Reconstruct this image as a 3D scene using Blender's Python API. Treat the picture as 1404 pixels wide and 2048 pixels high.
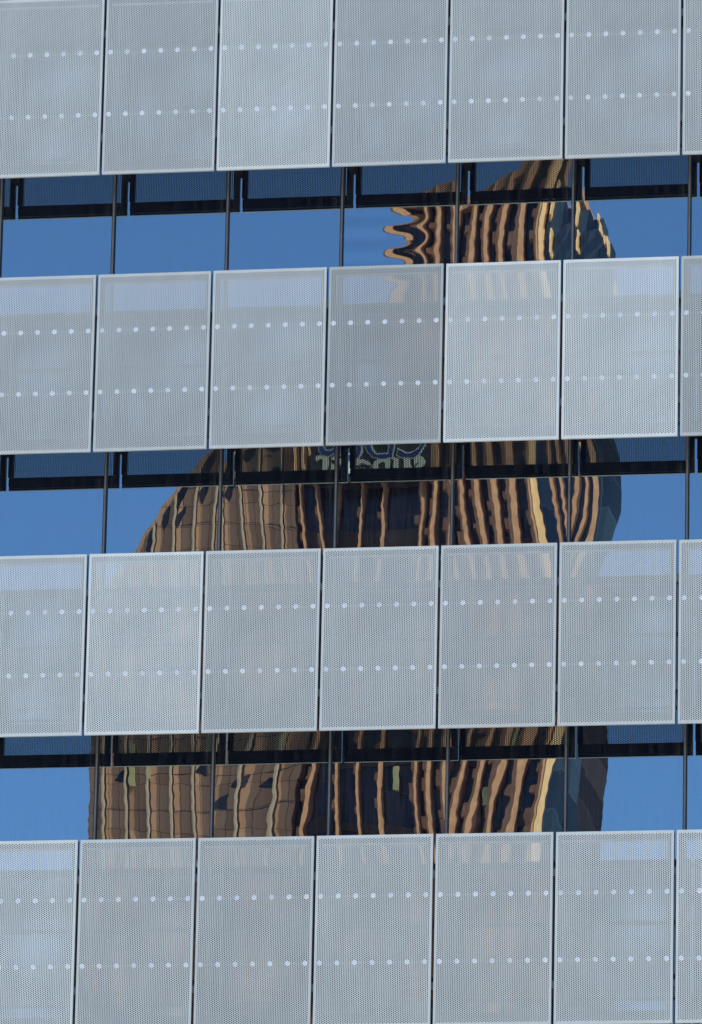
import bpy, math, random
import numpy as np
from mathutils import Vector

# ------------------------------------------------------------------ scene, camera, light
scene = bpy.context.scene
COL = scene.collection
for o in list(bpy.data.objects):
    bpy.data.objects.remove(o)

Z0 = 30.0                                   # height of the top panel row's lower edge above the street
cam_data = bpy.data.cameras.new("camera")
cam_data.sensor_fit = 'HORIZONTAL'
cam_data.sensor_width = 36.0
cam_data.lens = 13500.0 / 1404.0 * 36.0     # long telephoto
cam_data.clip_start = 0.5
cam_data.clip_end = 6000.0
cam = bpy.data.objects.new("camera", cam_data)
COL.objects.link(cam)
cam.location = (15.169, -86.9866, Z0 - 28.2548)
cam.rotation_mode = 'XYZ'
cam.rotation_euler = (1.83214, -0.0206, 0.17372)
scene.camera = cam

SUN_EL = math.radians(45.0)
SUN_AZ = math.radians(64.0)                 # clockwise from +Y: far to the right, behind the panelled building
world = bpy.data.worlds.new("World")
scene.world = world
world.use_nodes = True
wn = world.node_tree.nodes
wl = world.node_tree.links
bg = wn["Background"]
sky = wn.new("ShaderNodeTexSky")
sky.sky_type = 'NISHITA'
sky.sun_disc = False
sky.sun_elevation = SUN_EL
sky.sun_rotation = SUN_AZ
sky.altitude = 3000.0
sky.air_density = 1.0
sky.dust_density = 0.0
sky.ozone_density = 5.0
wl.new(sky.outputs[0], bg.inputs[0])
bg.inputs[1].default_value = 0.14

sun_data = bpy.data.lights.new("sun", 'SUN')
sun_data.energy = 5.0
sun_data.angle = math.radians(0.53)
sun_data.color = (1.0, 0.86, 0.68)
sun = bpy.data.objects.new("sun", sun_data)
COL.objects.link(sun)
sdir = Vector((math.sin(SUN_AZ) * math.cos(SUN_EL), math.cos(SUN_AZ) * math.cos(SUN_EL), math.sin(SUN_EL)))
sun.rotation_euler = (-sdir).to_track_quat('-Z', 'Y').to_euler()
sun.location = (60, 40, 120)

vs = scene.view_settings
vs.view_transform = 'Standard'
vs.look = 'None'
vs.gamma = 1.0
vs.use_curve_mapping = False
vs.exposure = 0.95
scene.cycles.max_bounces = 10
scene.cycles.glossy_bounces = 6
scene.cycles.diffuse_bounces = 4

# ------------------------------------------------------------------ dimensions (metres)
W = 1.6            # bay width
P = 3.9381         # storey height
WH = 1.4368        # clear window band between two panel rows
PH = P - WH        # panel height
GAP = 0.038
PW = W - GAP       # panel width
D = 0.9696         # glass to panel face
NB = 6             # joints that show: bay lines at x = (i-2.5)*W


def line_x(i):
    return (i - 2.5) * W


# ------------------------------------------------------------------ materials
MATS = {}


def new_mat(name):
    m = bpy.data.materials.new(name)
    m.use_nodes = True
    nt = m.node_tree
    for n in list(nt.nodes):
        nt.nodes.remove(n)
    out = nt.nodes.new("ShaderNodeOutputMaterial")
    MATS[name] = m
    return m, nt, out


def noise(nt, scale, detail=3.0, rough=0.55, vec=None, mapping_scale=None, coord='Object'):
    tc = nt.nodes.new("ShaderNodeTexCoord")
    src = tc.outputs[coord]
    if mapping_scale:
        mp = nt.nodes.new("ShaderNodeMapping")
        mp.inputs['Scale'].default_value = mapping_scale
        nt.links.new(src, mp.inputs['Vector'])
        src = mp.outputs[0]
    n = nt.nodes.new("ShaderNodeTexNoise")
    n.inputs['Scale'].default_value = scale
    n.inputs['Detail'].default_value = detail
    n.inputs['Roughness'].default_value = rough
    nt.links.new(src, n.inputs['Vector'])
    return n.outputs['Fac']


def ramp(nt, fac, stops):
    r = nt.nodes.new("ShaderNodeValToRGB")
    els = r.color_ramp.elements
    els[0].position, els[0].color = stops[0][0], (*stops[0][1], 1)
    els[1].position, els[1].color = stops[-1][0], (*stops[-1][1], 1)
    for p, c in stops[1:-1]:
        e = els.new(p)
        e.color = (*c, 1)
    nt.links.new(fac, r.inputs[0])
    return r.outputs[0]


def simple(name, c0, c1, rough=0.6, metal=0.0, scale=3.0, spec=0.5, mscale=None):
    m, nt, out = new_mat(name)
    b = nt.nodes.new("ShaderNodeBsdfPrincipled")
    f = noise(nt, scale, mapping_scale=mscale)
    nt.links.new(ramp(nt, f, [(0.3, c0), (0.7, c1)]), b.inputs['Base Color'])
    b.inputs['Roughness'].default_value = rough
    b.inputs['Metallic'].default_value = metal
    b.inputs['Specular IOR Level'].default_value = spec
    nt.links.new(b.outputs[0], out.inputs[0])
    return m


# anodised aluminium of the panels: each panel's own tone comes from its object colour
m, nt, out = new_mat("anodised_aluminium")
b = nt.nodes.new("ShaderNodeBsdfPrincipled")
oi = nt.nodes.new("ShaderNodeObjectInfo")
f = noise(nt, 1.3, 4.0, 0.6, mapping_scale=(1.0, 1.0, 0.7))
f2 = noise(nt, 1.0, 4.0, 0.6, mapping_scale=(16.0, 1.0, 0.55))
tone2 = ramp(nt, f2, [(0.3, (0.955, 0.955, 0.95)), (0.75, (1.03, 1.03, 1.03))])
tone = ramp(nt, f, [(0.25, (0.88, 0.885, 0.89)), (0.75, (1.06, 1.055, 1.05))])
mx = nt.nodes.new("ShaderNodeMix")
mx.data_type = 'RGBA'
mx.blend_type = 'MULTIPLY'
mx.inputs[0].default_value = 1.0
nt.links.new(oi.outputs['Color'], mx.inputs[6])
nt.links.new(tone, mx.inputs[7])
mx2 = nt.nodes.new("ShaderNodeMix")
mx2.data_type = 'RGBA'
mx2.blend_type = 'MULTIPLY'
mx2.inputs[0].default_value = 1.0
nt.links.new(mx.outputs[2], mx2.inputs[6])
nt.links.new(tone2, mx2.inputs[7])
nt.links.new(mx2.outputs[2], b.inputs['Base Color'])
b.inputs['Metallic'].default_value = 0.15
b.inputs['Roughness'].default_value = 0.42
nt.links.new(b.outputs[0], out.inputs[0])

simple("panel_back_shaded", (0.032, 0.034, 0.037), (0.045, 0.047, 0.05), 0.7)
simple("frame_metal", (0.030, 0.032, 0.036), (0.045, 0.047, 0.05), 0.6, 0.2)
simple("lip_metal", (0.45, 0.47, 0.5), (0.55, 0.57, 0.6), 0.45, 0.3)
m, nt, out = new_mat("bolt_steel")
b = nt.nodes.new("ShaderNodeBsdfPrincipled")
oi = nt.nodes.new("ShaderNodeObjectInfo")
nt.links.new(oi.outputs['Color'], b.inputs['Base Color'])
b.inputs['Roughness'].default_value = 0.28
nt.links.new(b.outputs[0], out.inputs[0])
simple("socket_metal", (0.78, 0.82, 0.79), (0.85, 0.88, 0.86), 0.5, 0.3, 40.0)  # light metal of the bolt sockets, close to the bolts' own colour
simple("gasket", (0.012, 0.013, 0.015), (0.022, 0.023, 0.026), 0.7)
simple("mullion_metal", (0.15, 0.15, 0.145), (0.21, 0.21, 0.20), 0.4, 0.3, 6.0)
simple("clip_metal", (0.16, 0.17, 0.18), (0.22, 0.23, 0.24), 0.5, 0.3)
simple("core_dark", (0.02, 0.02, 0.022), (0.04, 0.04, 0.042), 0.9)
simple("granite", (0.40, 0.185, 0.095), (0.60, 0.285, 0.15), 0.8, 0.0, 2.2, 0.2)


def brick_color(nt, c1, c2, mortar, bw, bh, msize, bias=0.0, off=0.0):
    tc = nt.nodes.new("ShaderNodeTexCoord")
    sep = nt.nodes.new("ShaderNodeSeparateXYZ")
    cmb = nt.nodes.new("ShaderNodeCombineXYZ")
    nt.links.new(tc.outputs['Object'], sep.inputs[0])
    nt.links.new(sep.outputs['X'], cmb.inputs['X'])
    nt.links.new(sep.outputs['Z'], cmb.inputs['Y'])
    br = nt.nodes.new("ShaderNodeTexBrick")
    br.offset = off
    br.inputs['Color1'].default_value = (*c1, 1)
    br.inputs['Color2'].default_value = (*c2, 1)
    br.inputs['Mortar'].default_value = (*mortar, 1)
    br.inputs['Scale'].default_value = 1.0
    br.inputs['Mortar Size'].default_value = msize
    br.inputs['Mortar Smooth'].default_value = 0.2
    br.inputs['Bias'].default_value = bias
    br.inputs['Brick Width'].default_value = bw
    br.inputs['Row Height'].default_value = bh
    nt.links.new(cmb.outputs[0], br.inputs['Vector'])
    return br.outputs['Color']


m, nt, out = new_mat("granite_dull")
b = nt.nodes.new("ShaderNodeBsdfPrincipled")
nt.links.new(brick_color(nt, (0.42, 0.20, 0.105), (0.60, 0.305, 0.165), (0.21, 0.10, 0.055), 0.62, 1.25, 0.022), b.inputs['Base Color'])
b.inputs['Roughness'].default_value = 0.85
b.inputs['Specular IOR Level'].default_value = 0.2
nt.links.new(b.outputs[0], out.inputs[0])
simple("granite_light", (0.44, 0.29, 0.19), (0.54, 0.37, 0.25), 0.8, 0.0, 2.0, 0.2)
simple("spandrel_brown", (0.06, 0.04, 0.03), (0.10, 0.07, 0.055), 0.7, 0.0, 0.8, 0.2)
simple("patch_ochre", (0.34, 0.28, 0.11), (0.42, 0.35, 0.15), 0.8)
simple("sign_dark", (0.018, 0.018, 0.013), (0.06, 0.05, 0.03), 0.6, 0.0, 1.5)
simple("letter_blue", (0.02, 0.04, 0.22), (0.03, 0.06, 0.30), 0.5)
simple("letter_cream", (0.85, 0.74, 0.52), (0.95, 0.84, 0.62), 0.6)
simple("sunlit_gold", (0.86, 0.44, 0.17), (0.95, 0.54, 0.24), 0.5, 0.0)  # golden sunlight on tower edges and beside the sign, put into the colour
simple("asphalt", (0.04, 0.04, 0.042), (0.07, 0.068, 0.065), 0.9, 0.0, 0.4)
simple("paving", (0.40, 0.37, 0.33), (0.50, 0.47, 0.43), 0.9, 0.0, 0.6)

# tower glass: dark, slightly mirrored
def tower_glass(name, col, refl, rough):
    m, nt, out = new_mat(name)
    d = nt.nodes.new("ShaderNodeBsdfDiffuse")
    g = nt.nodes.new("ShaderNodeBsdfGlossy")
    g.inputs['Roughness'].default_value = rough
    g.inputs['Color'].default_value = (0.75, 0.85, 0.95, 1)
    mixs = nt.nodes.new("ShaderNodeMixShader")
    bc = brick_color(nt, tuple(q * 0.35 for q in col), tuple(q * 1.8 for q in col), (col[0] * 2.6, col[1] * 2.1, col[2] * 1.7), 0.8, 1.87, 0.035)
    nt.links.new(bc, d.inputs[0])
    mixs.inputs[0].default_value = refl
    nt.links.new(d.outputs[0], mixs.inputs[1])
    nt.links.new(g.outputs[0], mixs.inputs[2])
    nt.links.new(mixs.outputs[0], out.inputs[0])
    return m


tower_glass("tower_glass", (0.028, 0.021, 0.020), 0.025, 0.15)
tower_glass("tower_glass_blue", (0.025, 0.037, 0.045), 0.07, 0.1)

# window glass of the panelled building: a sun-control mirror coat with dust and run marks
m, nt, out = new_mat("mirror_glass")
g = nt.nodes.new("ShaderNodeBsdfGlossy")
g.inputs['Roughness'].default_value = 0.0
g.inputs['Color'].default_value = (0.63, 0.90, 1.02, 1)
d = nt.nodes.new("ShaderNodeBsdfDiffuse")
d.inputs['Color'].default_value = (0.006, 0.008, 0.018, 1)
base = nt.nodes.new("ShaderNodeMixShader")
base.inputs[0].default_value = 0.39
nt.links.new(d.outputs[0], base.inputs[1])
nt.links.new(g.outputs[0], base.inputs[2])
dust = nt.nodes.new("ShaderNodeBsdfDiffuse")
dust.inputs['Color'].default_value = (0.22, 0.22, 0.22, 1)
streak = noise(nt, 1.0, 5.0, 0.65, mapping_scale=(26.0, 1.0, 0.8))
cloud = noise(nt, 1.7, 3.0, 0.6)
sr = ramp(nt, streak, [(0.45, (0, 0, 0)), (0.80, (0.24, 0.24, 0.24))])
cr = ramp(nt, cloud, [(0.35, (0.15, 0.15, 0.15)), (0.7, (1, 1, 1))])
mul = nt.nodes.new("ShaderNodeMix")
mul.data_type = 'RGBA'
mul.blend_type = 'MULTIPLY'
mul.inputs[0].default_value = 1.0
tcg = nt.nodes.new("ShaderNodeTexCoord")
sep = nt.nodes.new("ShaderNodeSeparateXYZ")
nt.links.new(tcg.outputs['Generated'], sep.inputs[0])


def mnode(op, a, b=None):
    q = nt.nodes.new("ShaderNodeMath")
    q.operation = op
    nt.links.new(a, q.inputs[0])
    if b is not None:
        q.inputs[1].default_value = b
    return q.outputs[0]


edge = mnode('POWER', mnode('ABSOLUTE', mnode('MULTIPLY_ADD', sep.outputs['X'], 2.0)), 7.0)
edge.node.inputs[0].links[0].from_node.inputs[0].links[0].from_node.inputs[2].default_value = -1.0
mxe = nt.nodes.new("ShaderNodeMix")
mxe.data_type = 'RGBA'
mxe.blend_type = 'ADD'
mxe.inputs[0].default_value = 1.0
nt.links.new(cr, mxe.inputs[6])
nt.links.new(edge, mxe.inputs[7])
nt.links.new(sr, mul.inputs[6])
nt.links.new(mxe.outputs[2], mul.inputs[7])
top = nt.nodes.new("ShaderNodeMixShader")
nt.links.new(mul.outputs[2], top.inputs[0])
nt.links.new(base.outputs[0], top.inputs[1])
nt.links.new(dust.outputs[0], top.inputs[2])
nt.links.new(top.outputs[0], out.inputs[0])


# opaque back-painted glass behind the panels: only a weak mirror
m, nt, out = new_mat("spandrel_glass")
b = nt.nodes.new("ShaderNodeBsdfPrincipled")
f = noise(nt, 0.8, 3.0)
nt.links.new(ramp(nt, f, [(0.3, (0.050, 0.048, 0.047)), (0.7, (0.085, 0.082, 0.08))]), b.inputs['Base Color'])
b.inputs['Roughness'].default_value = 0.02
b.inputs['IOR'].default_value = 3.1
nt.links.new(b.outputs[0], out.inputs[0])


# ------------------------------------------------------------------ mesh helpers
class MB:
    """Collects vertices and faces for ONE mesh object."""

    def __init__(self):
        self.v, self.f = [], []

    def add(self, verts, faces):
        n = len(self.v)
        self.v.extend(verts)
        self.f.extend([tuple(i + n for i in f) for f in faces])

    def box(self, x0, x1, y0, y1, z0, z1):
        v = [(x0, y0, z0), (x1, y0, z0), (x1, y1, z0), (x0, y1, z0), (x0, y0, z1), (x1, y0, z1), (x1, y1, z1), (x0, y1, z1)]
        self.add(v, [(0, 3, 2, 1), (4, 5, 6, 7), (0, 1, 5, 4), (1, 2, 6, 5), (2, 3, 7, 6), (3, 0, 4, 7)])
        return self

    def prism(self, poly, axis, a, b):
        """poly: list of 2-D points; axis 'x','y','z' is the extrusion axis."""
        n = len(poly)

        def p3(p, h):
            return {'x': (h, p[0], p[1]), 'y': (p[0], h, p[1]), 'z': (p[0], p[1], h)}[axis]
        v = [p3(p, a) for p in poly] + [p3(p, b) for p in poly]
        f = [tuple(range(n))[::-1], tuple(range(n, 2 * n))] + [(i, (i + 1) % n, n + (i + 1) % n, n + i) for i in range(n)]
        self.add(v, f)
        return self

    def mesh(self, name, mat, recalc=True):
        me = bpy.data.meshes.new(name)
        me.from_pydata(self.v, [], self.f)
        if recalc:
            import bmesh
            bm = bmesh.new()
            bm.from_mesh(me)
            bmesh.ops.recalc_face_normals(bm, faces=bm.faces)
            bm.to_mesh(me)
            bm.free()
        me.materials.append(MATS[mat])
        return me


def link(name, me, parent=None, loc=(0, 0, 0)):
    o = bpy.data.objects.new(name, me)
    COL.objects.link(o)
    if parent:
        o.parent = parent
    o.location = loc
    return o


def empty(name, loc):
    o = bpy.data.objects.new(name, None)
    o.empty_display_size = 0.3
    COL.objects.link(o)
    o.location = loc
    return o


def tag(o, label=None, cat=None, group=None, kind=None):
    if label:
        o["label"] = label
    if cat:
        o["category"] = cat
    if group:
        o["group"] = group
    if kind:
        o["kind"] = kind
    return o


# ------------------------------------------------------------------ street
g_ = MB()
g_.add([(-3000, -3000, 0), (3000, -3000, 0), (3000, 3000, 0), (-3000, 3000, 0)], [(0, 1, 2, 3)])
tag(link("ground", g_.mesh("ground", "paving")), kind="structure")
r_ = MB()
r_.add([(-400, -40, 0.004), (400, -40, 0.004), (400, -26, 0.004), (-400, -26, 0.004)], [(0, 1, 2, 3)])
tag(link("road", r_.mesh("road", "asphalt")), kind="structure")
k_ = MB().box(-400, 400, -26, -25.7, 0, 0.13)
tag(link("kerb", k_.mesh("kerb", "paving")), kind="structure")

# ------------------------------------------------------------------ the panelled office building
BX0, BX1 = line_x(-3), line_x(9)
BTOP = Z0 + 6.5
bld = empty("office_building", ((BX0 + BX1) / 2, 6.0, 0))
tag(bld, "office building of mirror glass bands behind perforated metal panels", "building")


def bpart(name, mb, mat, recalc=True):
    o = link(name, mb.mesh(name, mat, recalc), bld)
    o.location = -bld.location
    return o


bpart("wall", MB().box(BX0, BX1, 0.06, 14.0, 0.0, BTOP), "core_dark")
bpart("roof", MB().box(BX0 - 0.15, BX1 + 0.15, -0.12, 14.15, BTOP, BTOP + 0.3), "mullion_metal")
bpart("plinth", MB().box(BX0, BX1, -0.05, 0.055, 0.0, Z0 - 4.6 * P), "core_dark")


# every pane is a thin sheet of glass with its own slight pillowing and roller waves
def pane_field(i, n):
    """list of wave terms (amp metres, kx, kz, phase) and pillow amplitude"""
    r = random.Random(i * 131 + n * 17 + 5)
    pil = r.uniform(0.25, 0.7) * 1e-3 * r.choice((1, 1, -1))
    waves = []
    for _ in range(5):
        lam = r.uniform(0.30, 0.95)
        ang = r.uniform(-0.55, 0.55) + (math.pi / 2 if r.random() < 0.6 else 0.0)
        s = r.uniform(0.04, 0.15) * 1e-3
        k = 2 * math.pi / lam
        waves.append((s / k, k * math.cos(ang), k * math.sin(ang), r.uniform(0, 6.28)))
    for _ in range(6):
        lam = r.uniform(0.09, 0.24)
        ang = r.choice((-1, 1)) * r.uniform(0.85, 1.25)
        s = r.uniform(0.02, 0.06) * 1e-3
        k = 2 * math.pi / lam
        waves.append((s / k, k * math.cos(ang), k * math.sin(ang), r.uniform(0, 6.28)))
    waves.append((r.uniform(-0.35, 0.35) * 1e-3, r.uniform(-0.35, 0.35) * 1e-3))
    return pil, waves


PILLOW = {(3, 2): 0.15e-3, (2, 0): 0.2e-3}
EXTRA = {}


def pane_height(i, n, X, Z):
    u = X / (W / 2)
    v = Z / (P / 2)
    pil, waves = pane_field(i, n)
    pil = PILLOW.get((i, n), pil)
    h = pil * (1 - u * u) * (1 - 0.5 * v * v)
    tx, tz = waves[-1]
    h = h + tx * X + tz * Z
    for a, kx, kz, ph in waves[:-1]:
        h = h + a * np.sin(kx * X + kz * Z + ph)
    if (i, n) in EXTRA:
        h = h + EXTRA[(i, n)](X, Z)
    return h


def snake(X, Z):
    # the pane with strong rolls at the tower's edge: its sideways slope swings with height
    g = 0.5 * (np.tanh((X - 0.02) / 0.22) - 1.0)
    Zw = Z + SNAKE_DZ
    env = 1.0 / (1.0 + np.exp((Zw - 0.26) / 0.035)) / (1.0 + np.exp((-0.75 - Zw) / 0.05))
    ph = 2 * math.pi * (Zw - 0.245) / 0.345
    return 0.80e-3 * g * env * np.cos(ph)




def lean(c, q=0.0, t=0.0):
    # a twisted pane: the sideways slope changes with height, so upright things lean or bow
    def f(X, Z):
        Zw = Z + SNAKE_DZ + 0.1
        return (t * X + c * X * Zw + q * X * Zw * Zw) * 1e-3
    return f


SNAKE_DZ = (Z0 + 1.45 - P / 2) - (Z0 - 0.65)      # to metres above the lower third of the window band
EXTRA[(2, 0)] = snake
EXTRA[(3, 0)] = lean(0.5, 1.6)
EXTRA[(4, 0)] = lean(0.2, 0.5)
EXTRA[(0, 1)] = lean(0.5, 0.3)
EXTRA[(1, 1)] = lean(-0.8, 0.4)
EXTRA[(2, 1)] = lean(0.3, -0.2)
EXTRA[(3, 1)] = lean(-1.3, 0.3)
EXTRA[(4, 1)] = lean(1.1, -1.8, 0.2)
EXTRA[(0, 2)] = lean(-0.4, 0.2)
EXTRA[(1, 2)] = lean(0.6, 0.5)
EXTRA[(2, 2)] = lean(-0.5, 0.8)
EXTRA[(3, 2)] = lean(1.4, 0.4)
EXTRA[(4, 2)] = lean(0.5, 0.0)

# pane rows: a pane spans from one hidden transom to the next; row n has its window band above panel row n+1
TR = 1.05 + 0.0        # transom lies this far below the panel top edge
for n in range(0, 5):
    zt = Z0 + P - (n) * P - WH + P - TR - P   # nominal module of pane row n
    zb0, zb1 = Z0 - n * P - WH - 0.26, Z0 - n * P + 0.44      # the clear pane itself
    for i in range(-2, 8):
        xc = line_x(i) + W / 2
        zc = zt - P / 2
        nx, nz = 50, 110
        xs = np.linspace(-W / 2 + 0.012, W / 2 - 0.012, nx)
        zs = np.linspace(zb0 + 0.012 - zc, zb1 - 0.012 - zc, nz)
        X, Z = np.meshgrid(xs, zs)
        Y = -pane_height(i, n, X, Z)
        v = np.stack([X.ravel(), Y.ravel(), Z.ravel()], 1)
        idx = np.arange(nx * nz).reshape(nz, nx)
        f = np.stack([idx[:-1, :-1], idx[:-1, 1:], idx[1:, 1:], idx[1:, :-1]], -1).reshape(-1, 4)
        mb = MB()
        mb.v = v.tolist()
        mb.f = [tuple(q) for q in f.tolist()]
        me = mb.mesh("window_pane", "mirror_glass", False)
        me.shade_smooth()
        o = link("window_pane", me, bld)
        o.location = Vector((xc, 0.0, zc)) - bld.location
        sp = link("spandrel_pane", MB().box(-W / 2 + 0.012, W / 2 - 0.012, 0.0, 0.012, 0.012, P - (zb1 - zb0) - 0.012).mesh("spandrel_pane", "spandrel_glass"), bld)
        sp.location = Vector((xc, 0.0, zb1)) - bld.location

for n in range(0, 5):
    for zt in (Z0 - n * P + 0.44, Z0 - n * P - WH - 0.26, Z0 - n * P - WH - TR):
        bpart("transom", MB().box(BX0, BX1, -0.020, 0.055, zt - 0.02, zt + 0.02), "gasket")
ZLO, ZHI = Z0 - 4.6 * P, BTOP
for i in range(-2, 9):
    x = line_x(i)
    mg = bpart("mullion", MB().box(x - 0.025, x + 0.025, -0.030, 0.052, ZLO, ZHI), "gasket")
    cap = link("mullion_cap", MB().box(-0.012, 0.012, -0.048, -0.0302, ZLO, ZHI).mesh("mullion_cap", "mullion_metal"), mg, (x, 0, 0))
# brackets that carry the panels: an arm and a gusset at every joint, per storey
for i in range(-1, 7):
    for n in range(0, 4):
        x = line_x(i)
        z = Z0 - n * P
        mb = MB()
        mb.prism([(-0.035, z + 0.60), (-D + 0.13, z + 0.60), (-D + 0.13, z + 0.46), (-0.40, z + 0.52), (-0.035, z + 0.34)], 'x', x - 0.05, x + 0.05)
        bpart("bracket", mb, "frame_metal")

# ------------------------------------------------------------------ perforated panel (prototype meshes)
HOLE = 0.0170
VP = 0.0264
NC = 64
MX = 0.030
CW = (PW - 2 * MX) / NC
MZ = 0.034
NRW = int((PH - 2 * MZ) / VP - 0.5)
VP = (PH - 2 * MZ) / (NRW + 0.5)
TH = 0.003
NH = 8


def sheet_mesh():
    ang = [math.pi / 4 + 2 * math.pi * k / NH for k in range(NH)]
    hr = HOLE / 2
    # one rectangular cell: 8 outline points (corners and edge middles) + hole ring
    out = [(1, 1), (0, 1), (-1, 1), (-1, 0), (-1, -1), (0, -1), (1, -1), (1, 0)]
    cell2 = [(p[0] * CW / 2, p[1] * VP / 2) for p in out] + [(hr * math.cos(a), hr * math.sin(a)) for a in ang]
    c2 = np.array(cell2)
    V, F = [], []
    cv = np.concatenate([np.stack([c2[:, 0], np.zeros(16), c2[:, 1]], 1), np.stack([c2[:, 0], np.full(16, TH), c2[:, 1]], 1)])
    cf = []
    for k in range(8):
        k2 = (k + 1) % 8
        cf.append((k, k2, 8 + k2, 8 + k))                     # front
        cf.append((16 + k2, 16 + k, 24 + k, 24 + k2))         # back
        cf.append((8 + k, 8 + k2, 24 + k2, 24 + k))           # hole wall
    cf = np.array(cf)
    base = 0
    xs = -PW / 2 + MX
    blocks_v, blocks_f = [], []
    for c in range(NC):
        x = xs + (c + 0.5) * CW
        off = 0.5 * VP if c % 2 else 0.0
        for r in range(NRW):
            z = MZ + off + (r + 0.5) * VP
            blocks_v.append(cv + np.array([x, 0, z]))
            blocks_f.append(cf + base)
            base += 32
    v = np.concatenate(blocks_v).tolist()
    f = [tuple(q) for q in np.concatenate(blocks_f).tolist()]
    mb = MB()
    mb.v, mb.f = v, f

    def quad(x0, x1, z0, z1):
        mb.add([(x0, 0, z0), (x1, 0, z0), (x1, 0, z1), (x0, 0, z1), (x0, TH, z0), (x1, TH, z0), (x1, TH, z1), (x0, TH, z1)],
               [(0, 1, 2, 3), (4, 7, 6, 5)])
    for c in range(NC):
        x0 = xs + c * CW
        if c % 2:
            quad(x0, x0 + CW, MZ, MZ + 0.5 * VP)
        else:
            quad(x0, x0 + CW, PH - MZ - 0.5 * VP, PH - MZ)
    quad(-PW / 2, PW / 2, 0, MZ)
    quad(-PW / 2, PW / 2, PH - MZ, PH)
    quad(-PW / 2, -PW / 2 + MX, MZ, PH - MZ)
    quad(PW / 2 - MX, PW / 2, MZ, PH - MZ)
    # folded edges
    fd = 0.045
    for x in (-PW / 2, PW / 2):
        mb.add([(x, 0, 0), (x, fd, 0), (x, fd, PH), (x, 0, PH)], [(0, 1, 2, 3)])
    for z in (0, PH):
        mb.add([(-PW / 2, 0, z), (PW / 2, 0, z), (PW / 2, fd, z), (-PW / 2, fd, z)], [(0, 1, 2, 3)])
    me = mb.mesh("sheet", "anodised_aluminium", False)
    me.materials.append(MATS["panel_back_shaded"])          # the back's shade is put into a darker colour
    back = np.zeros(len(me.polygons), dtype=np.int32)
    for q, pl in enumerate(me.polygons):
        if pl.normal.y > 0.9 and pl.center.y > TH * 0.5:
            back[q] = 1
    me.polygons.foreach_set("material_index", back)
    return me


def frame_mesh():
    mb = MB()
    a, y0, y1 = 0.075, 0.0455, 0.125
    hw = PW / 2
    mb.box(-hw + 0.002, -hw + a, y0, y1, 0.176, PH - 0.10)
    mb.box(hw - a, hw - 0.002, y0, y1, 0.176, PH - 0.10)
    mb.box(-hw + 0.03, hw - 0.03, y0 + 0.001, y0 + 0.03, 0.03, 0.175)
    mb.prism([(-hw + 0.002, 0.06), (-hw + 0.029, 0.03), (-hw + 0.029, 0.159), (-hw + 0.002, 0.159)], 'y', y0 + 0.001, y0 + 0.03)
    mb.prism([(hw - 0.002, 0.06), (hw - 0.029, 0.03), (hw - 0.029, 0.159), (hw - 0.002, 0.159)], 'y', y0 + 0.001, y0 + 0.03)
    mb.box(-hw + 0.002, hw - 0.002, y0, y1, PH - 0.098, PH - 0.004)
    return mb.mesh("frame", "frame_metal")


def rail_mesh():
    mb = MB()
    mb.box(-PW / 2 + 0.076, PW / 2 - 0.076, 0.006, 0.022, 0.010, 0.034)
    return mb.mesh("rail", "clip_metal")


def lip_mesh():
    mb = MB()
    mb.box(-PW / 2 + 0.076, PW / 2 - 0.076, 0.046, 0.060, PH - 0.128, PH - 0.0985)
    return mb.mesh("top_lip", "lip_metal")


def bolt_mesh():
    mb = MB()
    n = 14
    R0, R1, R2, h = 0.0330, 0.0290, 0.011, 0.010
    rings = [(R0, 0.0), (R0, -0.004), (R1, -h), (R2, -h)]
    v = []
    for rr, y in rings:
        for k in range(n):
            v.append((rr * math.cos(6.28318 * k / n), y, rr * math.sin(6.28318 * k / n)))
    f = []
    for q in range(3):
        for k in range(n):
            f.append((q * n + k, q * n + (k + 1) % n, (q + 1) * n + (k + 1) % n, (q + 1) * n + k))
    mb.add(v, f)
    return mb.mesh("bolt", "bolt_steel")


def socket_mesh():
    mb = MB()
    v = [(0.0105 * math.cos(1.0472 * k), -0.007, 0.0105 * math.sin(1.0472 * k)) for k in range(6)]
    v += [(0.0105 * math.cos(1.0472 * k), -0.0098, 0.0105 * math.sin(1.0472 * k)) for k in range(6)]
    mb.add(v, [tuple(range(6)), tuple(range(6, 12))] + [(k, (k + 1) % 6, 6 + (k + 1) % 6, 6 + k) for k in range(6)])
    return mb.mesh("bolt_socket", "socket_metal")


def clip_mesh():
    return MB().box(-0.03, 0.03, 0.05, 0.07, -0.05, 0.05).mesh("clip", "clip_metal")


SHEET, FRAME, RAIL, LIP, BOLT, SOCK, CLIP = sheet_mesh(), frame_mesh(), rail_mesh(), lip_mesh(), bolt_mesh(), socket_mesh(), clip_mesh()

ROWN = ["top row", "second row from top", "third row from top", "bottom row"]
COLN = ["first from the left", "second from the left", "third from the left", "fourth from the left", "fifth from the left", "sixth from the left", "narrow sliver at the right edge"]
# how the single panels look in the photograph: one tone for each
TONE = {(0, 0): 0.97, (0, 1): 0.92, (0, 2): 1.06, (0, 3): 0.92, (0, 4): 0.95, (0, 5): 0.93, (0, 6): 0.93,
        (1, 0): 0.92, (1, 1): 0.90, (1, 2): 0.93, (1, 3): 0.79, (1, 4): 1.06, (1, 5): 1.10, (1, 6): 0.86,
        (2, 0): 1.00, (2, 1): 1.08, (2, 2): 0.94, (2, 3): 0.95, (2, 4): 0.90, (2, 5): 0.92, (2, 6): 0.94,
        (3, 0): 1.02, (3, 1): 0.93, (3, 2): 0.90, (3, 3): 0.95, (3, 4): 0.93, (3, 5): 0.96, (3, 6): 0.98}
BASE = (0.82, 0.845, 0.735)


def tone_word(t):
    return "pale" if t >= 1.04 else ("dull grey" if t <= 0.90 else "silver grey")


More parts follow.
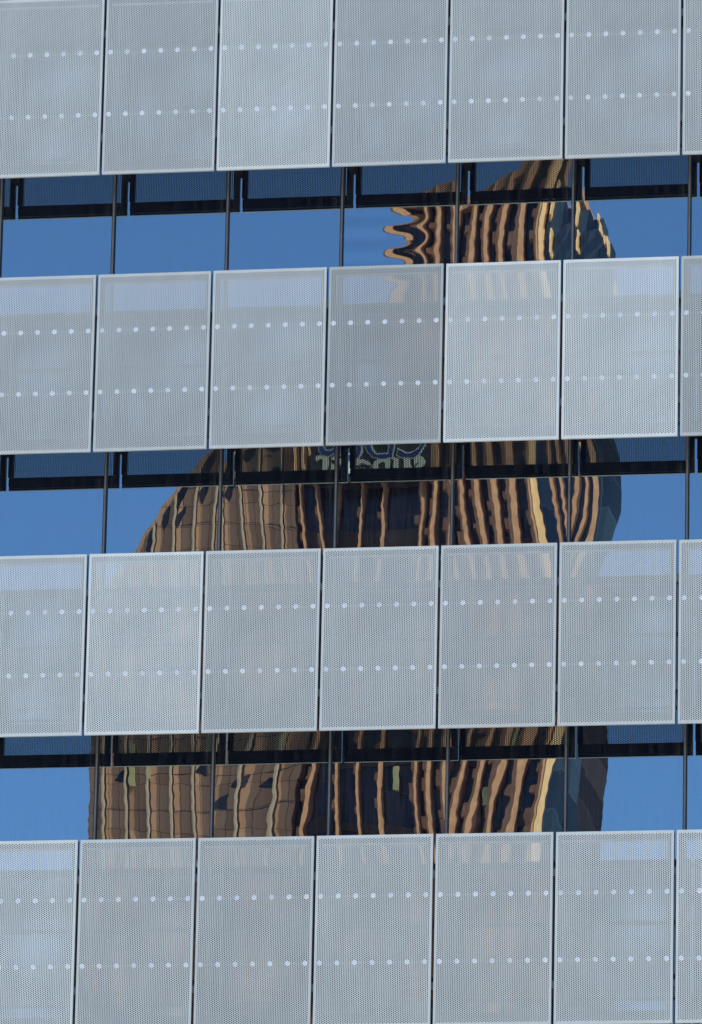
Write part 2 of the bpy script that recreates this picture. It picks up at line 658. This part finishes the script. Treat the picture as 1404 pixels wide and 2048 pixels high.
rnd = random.Random(11)
for n in range(4):
    for c in range(-1, 7):
        if c == -1 and n == 3:
            continue
        t = TONE.get((n, c), 0.95)
        x = line_x(c - 1) + W / 2
        z = Z0 - n * P
        p = empty("perforated_panel", (x, -D, z))
        if c == -1:
            lab = "perforated panel past the left edge, seen mirrored in glass under the %s" % ROWN[n]
        elif c == 6:
            lab = "perforated panel cut to a sliver by the right edge, %s" % ROWN[n]
        else:
            lab = "%s perforated panel, %s, %s" % (tone_word(t), ROWN[n], COLN[c])
        tag(p, lab, "metal panel", "perforated panels over the facade")
        p.rotation_euler = (math.radians(rnd.uniform(-0.25, 0.25)), 0, math.radians(rnd.uniform(-0.2, 0.2)))
        if n in (0, 3):
            p.scale.z = 1.028
            p.location.z -= 0.07 if n == 3 else 0.0
        s = link("sheet", SHEET, p)
        t = 0.95 + (t - 0.95) * 1.35
        s.color = (BASE[0] * t, BASE[1] * t, BASE[2] * t, 1)
        link("frame", FRAME, p)
        link("top_lip", LIP, p)
        for zr in (0.835, 1.705):
            link("rail", RAIL, p, (0, 0, zr - 0.0225))
            for k in range(7):
                bo = link("bolt", BOLT, p, (-PW / 2 + 0.072 + k * 0.2345, -0.0005, zr))
                bo.rotation_euler = (rnd.uniform(-0.06, 0.06), rnd.uniform(0, 3), rnd.uniform(-0.06, 0.06))
                q = 0.80 + 0.19 * rnd.random() ** 0.6
                bo.color = (q * 0.97, q, q * 0.97, 1)
                link("bolt_socket", SOCK, bo)
        for zc in (0.525, 1.985):
            link("clip", CLIP, p, (PW / 2 + GAP / 2, 0, zc))

# ------------------------------------------------------------------ the granite tower across the city, seen mirrored in the glass
TY = -250.0
tw = empty("stepped_tower", (-45.0, TY - 12, 0))
tag(tw, "stepped pink granite tower with dark glass seen mirrored in the window bands", "tower")


def tpart(name, mb, mat):
    o = link(name, mb.mesh(name, mat), tw)
    o.location = -tw.location
    return o


# dark glass bodies
tpart("glass_body", MB().box(-48.7, -35.6, TY - 22, TY - 0.9, 0, 97.6), "tower_glass")
tpart("upper_shaft", MB().prism([(-43.2, 97.6), (-35.6, 97.6), (-35.6, 111.6), (-36.6, 111.9), (-43.2, 109.9)], 'y', TY - 18, TY - 0.9), "tower_glass")
tpart("side_body", MB().box(-35.6, -34.8, TY - 5, TY - 0.4, 0, 86.0), "tower_glass_blue")
tpart("side_body", MB().box(-35.6, -32.4, TY - 5, TY - 0.38, 86.0, 104.0), "tower_glass_blue")
tpart("side_step", MB().box(-35.6, -33.6, TY - 3, TY - 0.6, 104.0, 107.5), "tower_glass_blue")
tpart("side_step", MB().box(-35.6, -34.3, TY - 3, TY - 0.8, 107.5, 110.0), "tower_glass_blue")
# gable coping and left edge pier of the upper shaft
tpart("coping", MB().prism([(-43.9, 109.5), (-43.9, 110.2), (-36.5, 112.5), (-35.2, 112.1), (-35.2, 111.5), (-36.6, 111.8)], 'y', TY - 18.3, TY + 0.3), "granite")
tpart("edge_pier", MB().prism([(-44.0, TY - 18), (-44.0, TY + 0.2), (-43.8, TY + 0.6), (-43.2, TY + 0.0), (-43.2, TY - 18)], 'z', 97.6, 109.6), "granite")
# left granite wing, stepped
tops = [(-60.0, 88.2), (-59.3, 89.2), (-59.28, 89.8), (-58.0, 91.2), (-56.3, 93.3), (-56.28, 93.6), (-54.5, 95.4), (-53.0, 96.6), (-52.98, 96.9), (-51.2, 97.6), (-48.7, 98.0)]


def wing_top(x):
    return float(np.interp(x, [q[0] for q in tops], [q[1] for q in tops]))


tpart("granite_wing", MB().prism([(-60.0, 0)] + tops + [(-48.7, 0)], 'y', TY - 20, TY), "granite_dull")
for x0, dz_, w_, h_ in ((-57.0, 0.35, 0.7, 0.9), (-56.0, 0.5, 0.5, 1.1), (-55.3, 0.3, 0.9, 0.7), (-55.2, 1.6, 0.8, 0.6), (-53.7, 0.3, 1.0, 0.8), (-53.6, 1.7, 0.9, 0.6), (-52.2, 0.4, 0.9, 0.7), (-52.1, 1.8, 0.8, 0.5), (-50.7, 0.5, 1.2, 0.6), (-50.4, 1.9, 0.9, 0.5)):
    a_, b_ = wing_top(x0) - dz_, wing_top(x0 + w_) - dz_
    tpart("dark_patch", MB().prism([(x0, a_ - h_ * 0.5), (x0 + w_ * 0.4, a_ - h_), (x0 + w_, b_ - h_), (x0 + w_, b_), (x0 + w_ * 0.3, a_ + (b_ - a_) * 0.2)], 'y', TY - 0.9, TY + 0.02), "tower_glass")  # shadow under the wing's eaves, built as dark skewed prisms
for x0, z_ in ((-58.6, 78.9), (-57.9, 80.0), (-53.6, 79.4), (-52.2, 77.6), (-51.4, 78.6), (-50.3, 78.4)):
    tpart("dark_patch", MB().prism([(x0, z_), (x0 + 0.7, z_ - 0.2), (x0 + 0.8, z_ + 0.7), (x0 + 0.4, z_ + 0.6)], 'y', TY - 0.9, TY + 0.022), "tower_glass")  # dark skewed patches lower on the wing
tpart("granite_wing", MB().box(-48.6, -44.1, TY - 19, TY - 0.92, 97.6, 98.2), "granite_dull")
# pilasters on the wing, each with a dark slit window beside it
x = -59.2
while x < -48.9:
    zt = wing_top(x - 0.1) - 0.2
    tpart("pilaster", MB().box(x - 0.04, x + 0.05, TY - 1.0, TY + 0.42, 0, zt - 0.13), "granite_light")
    tpart("slit_window", MB().box(x + 0.055, x + 0.15, TY - 1.0, TY + 0.012, 0, zt - 0.13), "tower_glass")
    x += 1.37
for z_ in np.arange(60.3, 97.0, 1.9):
    x0 = -59.5 if z_ < 88 else float(np.interp(z_ + 0.3, [q[1] for q in tops], [q[0] for q in tops]))
    tpart("joint_band", MB().box(x0 + 0.05, -48.72, TY - 1.0, TY + 0.006, z_, z_ + 0.05), "spandrel_brown")
# piers of the central face: diamond plan, broad side to the sun
piers = [(-48.2, 0.09), (-47.0, 0.07), (-45.6, 0.10), (-44.3, 0.12), (-42.0, 0.26), (-41.3, 0.34), (-40.3, 0.42), (-39.3, 0.50), (-38.25, 0.55), (-37.1, 0.64), (-35.75, 0.42)]
for px_, w in piers:
    w *= 0.85
    ztop = 97.6 if px_ < -43.2 else 110.4 + (px_ + 43.2) * 0.29
    rp = random.Random(int(px_ * 100))
    pm = MB()
    zz = 60.0 + rp.uniform(0, 1)
    while zz < ztop - 2.0:
        d_ = rp.uniform(0.12, 0.34)
        pm.box(px_ - w * 0.56 - d_, px_ - w * 0.57, TY - 0.6, TY + rp.uniform(0.0, 0.25), zz, zz + rp.uniform(0.25, 0.9))
        zz += rp.uniform(0.9, 2.4)
    tpart("pier", pm.prism([(px_ - w * 0.7, TY - 0.9), (px_ - w * 0.55, TY + 0.35), (px_ - 0.02, TY + 0.55), (px_ + w * 0.65, TY + 0.05), (px_ + w * 0.7, TY - 0.9)], 'z', 0, ztop), "granite")
# corner strip: golden sunlight on the edge, put into its colour
tpart("sunlit_corner_strip", MB().prism([(-35.62, TY - 0.3), (-35.62, TY + 0.4), (-35.42, TY + 0.3), (-35.25, TY - 0.3)], 'z', 0, 111.0), "sunlit_gold")
for x_, z0_, z1_ in ((-35.0, 108.8, 110.3), (-34.75, 107.2, 108.4), (-33.55, 108.9, 109.4), (-33.35, 108.1, 108.7), (-33.1, 107.6, 108.0), (-32.9, 106.9, 107.9), (-32.5, 104.0, 105.4)):
    tpart("sunlit_strip", MB().prism([(x_ - 0.05, TY - 0.7), (x_ - 0.05, TY + 0.15), (x_ + 0.03, TY + 0.1), (x_ + 0.05, TY - 0.7)], 'z', z0_, z1_), "sunlit_gold")  # sunlit edges of the setbacks, painted as golden strips
tpart("side_step", MB().box(-34.29, -33.25, TY - 3, TY - 0.72, 107.5, 109.2), "tower_glass_blue")
tpart("side_step", MB().box(-33.59, -32.75, TY - 3, TY - 0.74, 104.0, 107.9), "tower_glass_blue")
# side piers on the blue return
for x_, w in ((-34.3, 0.2), (-33.75, 0.18), (-33.2, 0.2)):
    tpart("pier", MB().prism([(x_ - w, TY - 0.39), (x_ - w * 0.4, TY + 0.2), (x_ + w, TY - 0.1), (x_ + w, TY - 0.39)], 'z', 86.2, 99.5), "granite")
# floor bands
for k in range(0, 30):
    z_ = 1.2 + 3.75 * k
    x0 = -48.65 if z_ < 100 else -43.15
    if z_ < 108:
        tpart("floor_band", MB().box(x0, -35.65, TY - 0.88, TY - 0.72, z_, z_ + 0.55), "spandrel_brown")
# deep brown band below the sign
tpart("sky_lobby_band", MB().box(-48.6, -41.5, TY - 0.70, TY - 0.5, 91.4, 92.6), "spandrel_brown")
# small ochre patches on the tower face
for x0, z0_, w_, h_ in ((-57.6, 78.6, 0.34, 2.4), (-56.6, 79.0, 0.3, 0.9), (-52.9, 80.4, 0.34, 1.5), (-49.9, 80.0, 0.4, 1.4), (-37.9, 80.0, 0.35, 3.0), (-38.8, 77.4, 0.3, 1.0), (-43.4, 78.4, 0.35, 1.2)):
    yy = TY + 0.003 if x0 < -48.7 else TY + 0.1
    tpart("ochre_patch", MB().box(x0, x0 + w_, yy - 0.2, yy + 0.2, z0_, z0_ + h_), "patch_ochre")
for x_, z0_, z1_ in ((-48.5, 95.3, 97.0), (-47.9, 95.5, 98.4), (-47.4, 96.2, 98.2)):
    tpart("gold_glint", MB().prism([(x_ - 0.2, TY - 0.5), (x_ - 0.1, TY + 0.9), (x_ + 0.22, TY + 0.5), (x_ + 0.22, TY - 0.5)], 'z', z0_, z1_), "sunlit_gold")  # added prisms whose colour carries the golden glint beside the sign
# sign with two lines of letters on the tower (mirrored in the glass of the second window band)
board = tpart("sign_board", MB().box(-47.4, -41.5, TY + 0.60, TY + 0.75, 94.85, 98.3), "sign_dark")
tpart("sign_frame", MB().box(-41.45, -41.2, TY + 0.56, TY + 0.85, 94.8, 98.3), "granite")


def text_mesh(name, body, size, mat, offset, depth):
    cu = bpy.data.curves.new(name, 'FONT')
    cu.body = body
    cu.size = size
    cu.extrude = depth
    cu.offset = offset
    cu.align_x = 'LEFT'
    cu.space_character = 1.06
    ob = bpy.data.objects.new(name, cu)
    COL.objects.link(ob)
    bpy.context.view_layer.update()
    me = bpy.data.meshes.new_from_object(ob.evaluated_get(bpy.context.evaluated_depsgraph_get()))
    bpy.data.objects.remove(ob)
    me.materials.clear()
    me.materials.append(MATS[mat])
    return me


def put_text(name, body, size, mat, offset, depth, x, y, z, stretch=1.0):
    o = link(name, text_mesh(name, body, size, mat, offset, depth), board)
    # the board faces +Y, so text runs towards -X
    o.rotation_euler = (math.pi / 2, 0, math.pi)
    o.location = (x, y, z)
    o.scale.x = stretch
    return o


put_text("letters", "CDo", 2.5, "letter_cream", 0.10, 0.03, -41.7, TY + 0.79, 96.2)
put_text("letters", "CDo", 2.5, "letter_blue", 0.0, 0.05, -41.7, TY + 0.84, 96.2)
put_text("letters", "super", 1.7, "letter_cream", 0.05, 0.05, -41.7, TY + 0.80, 95.35, 1.3)
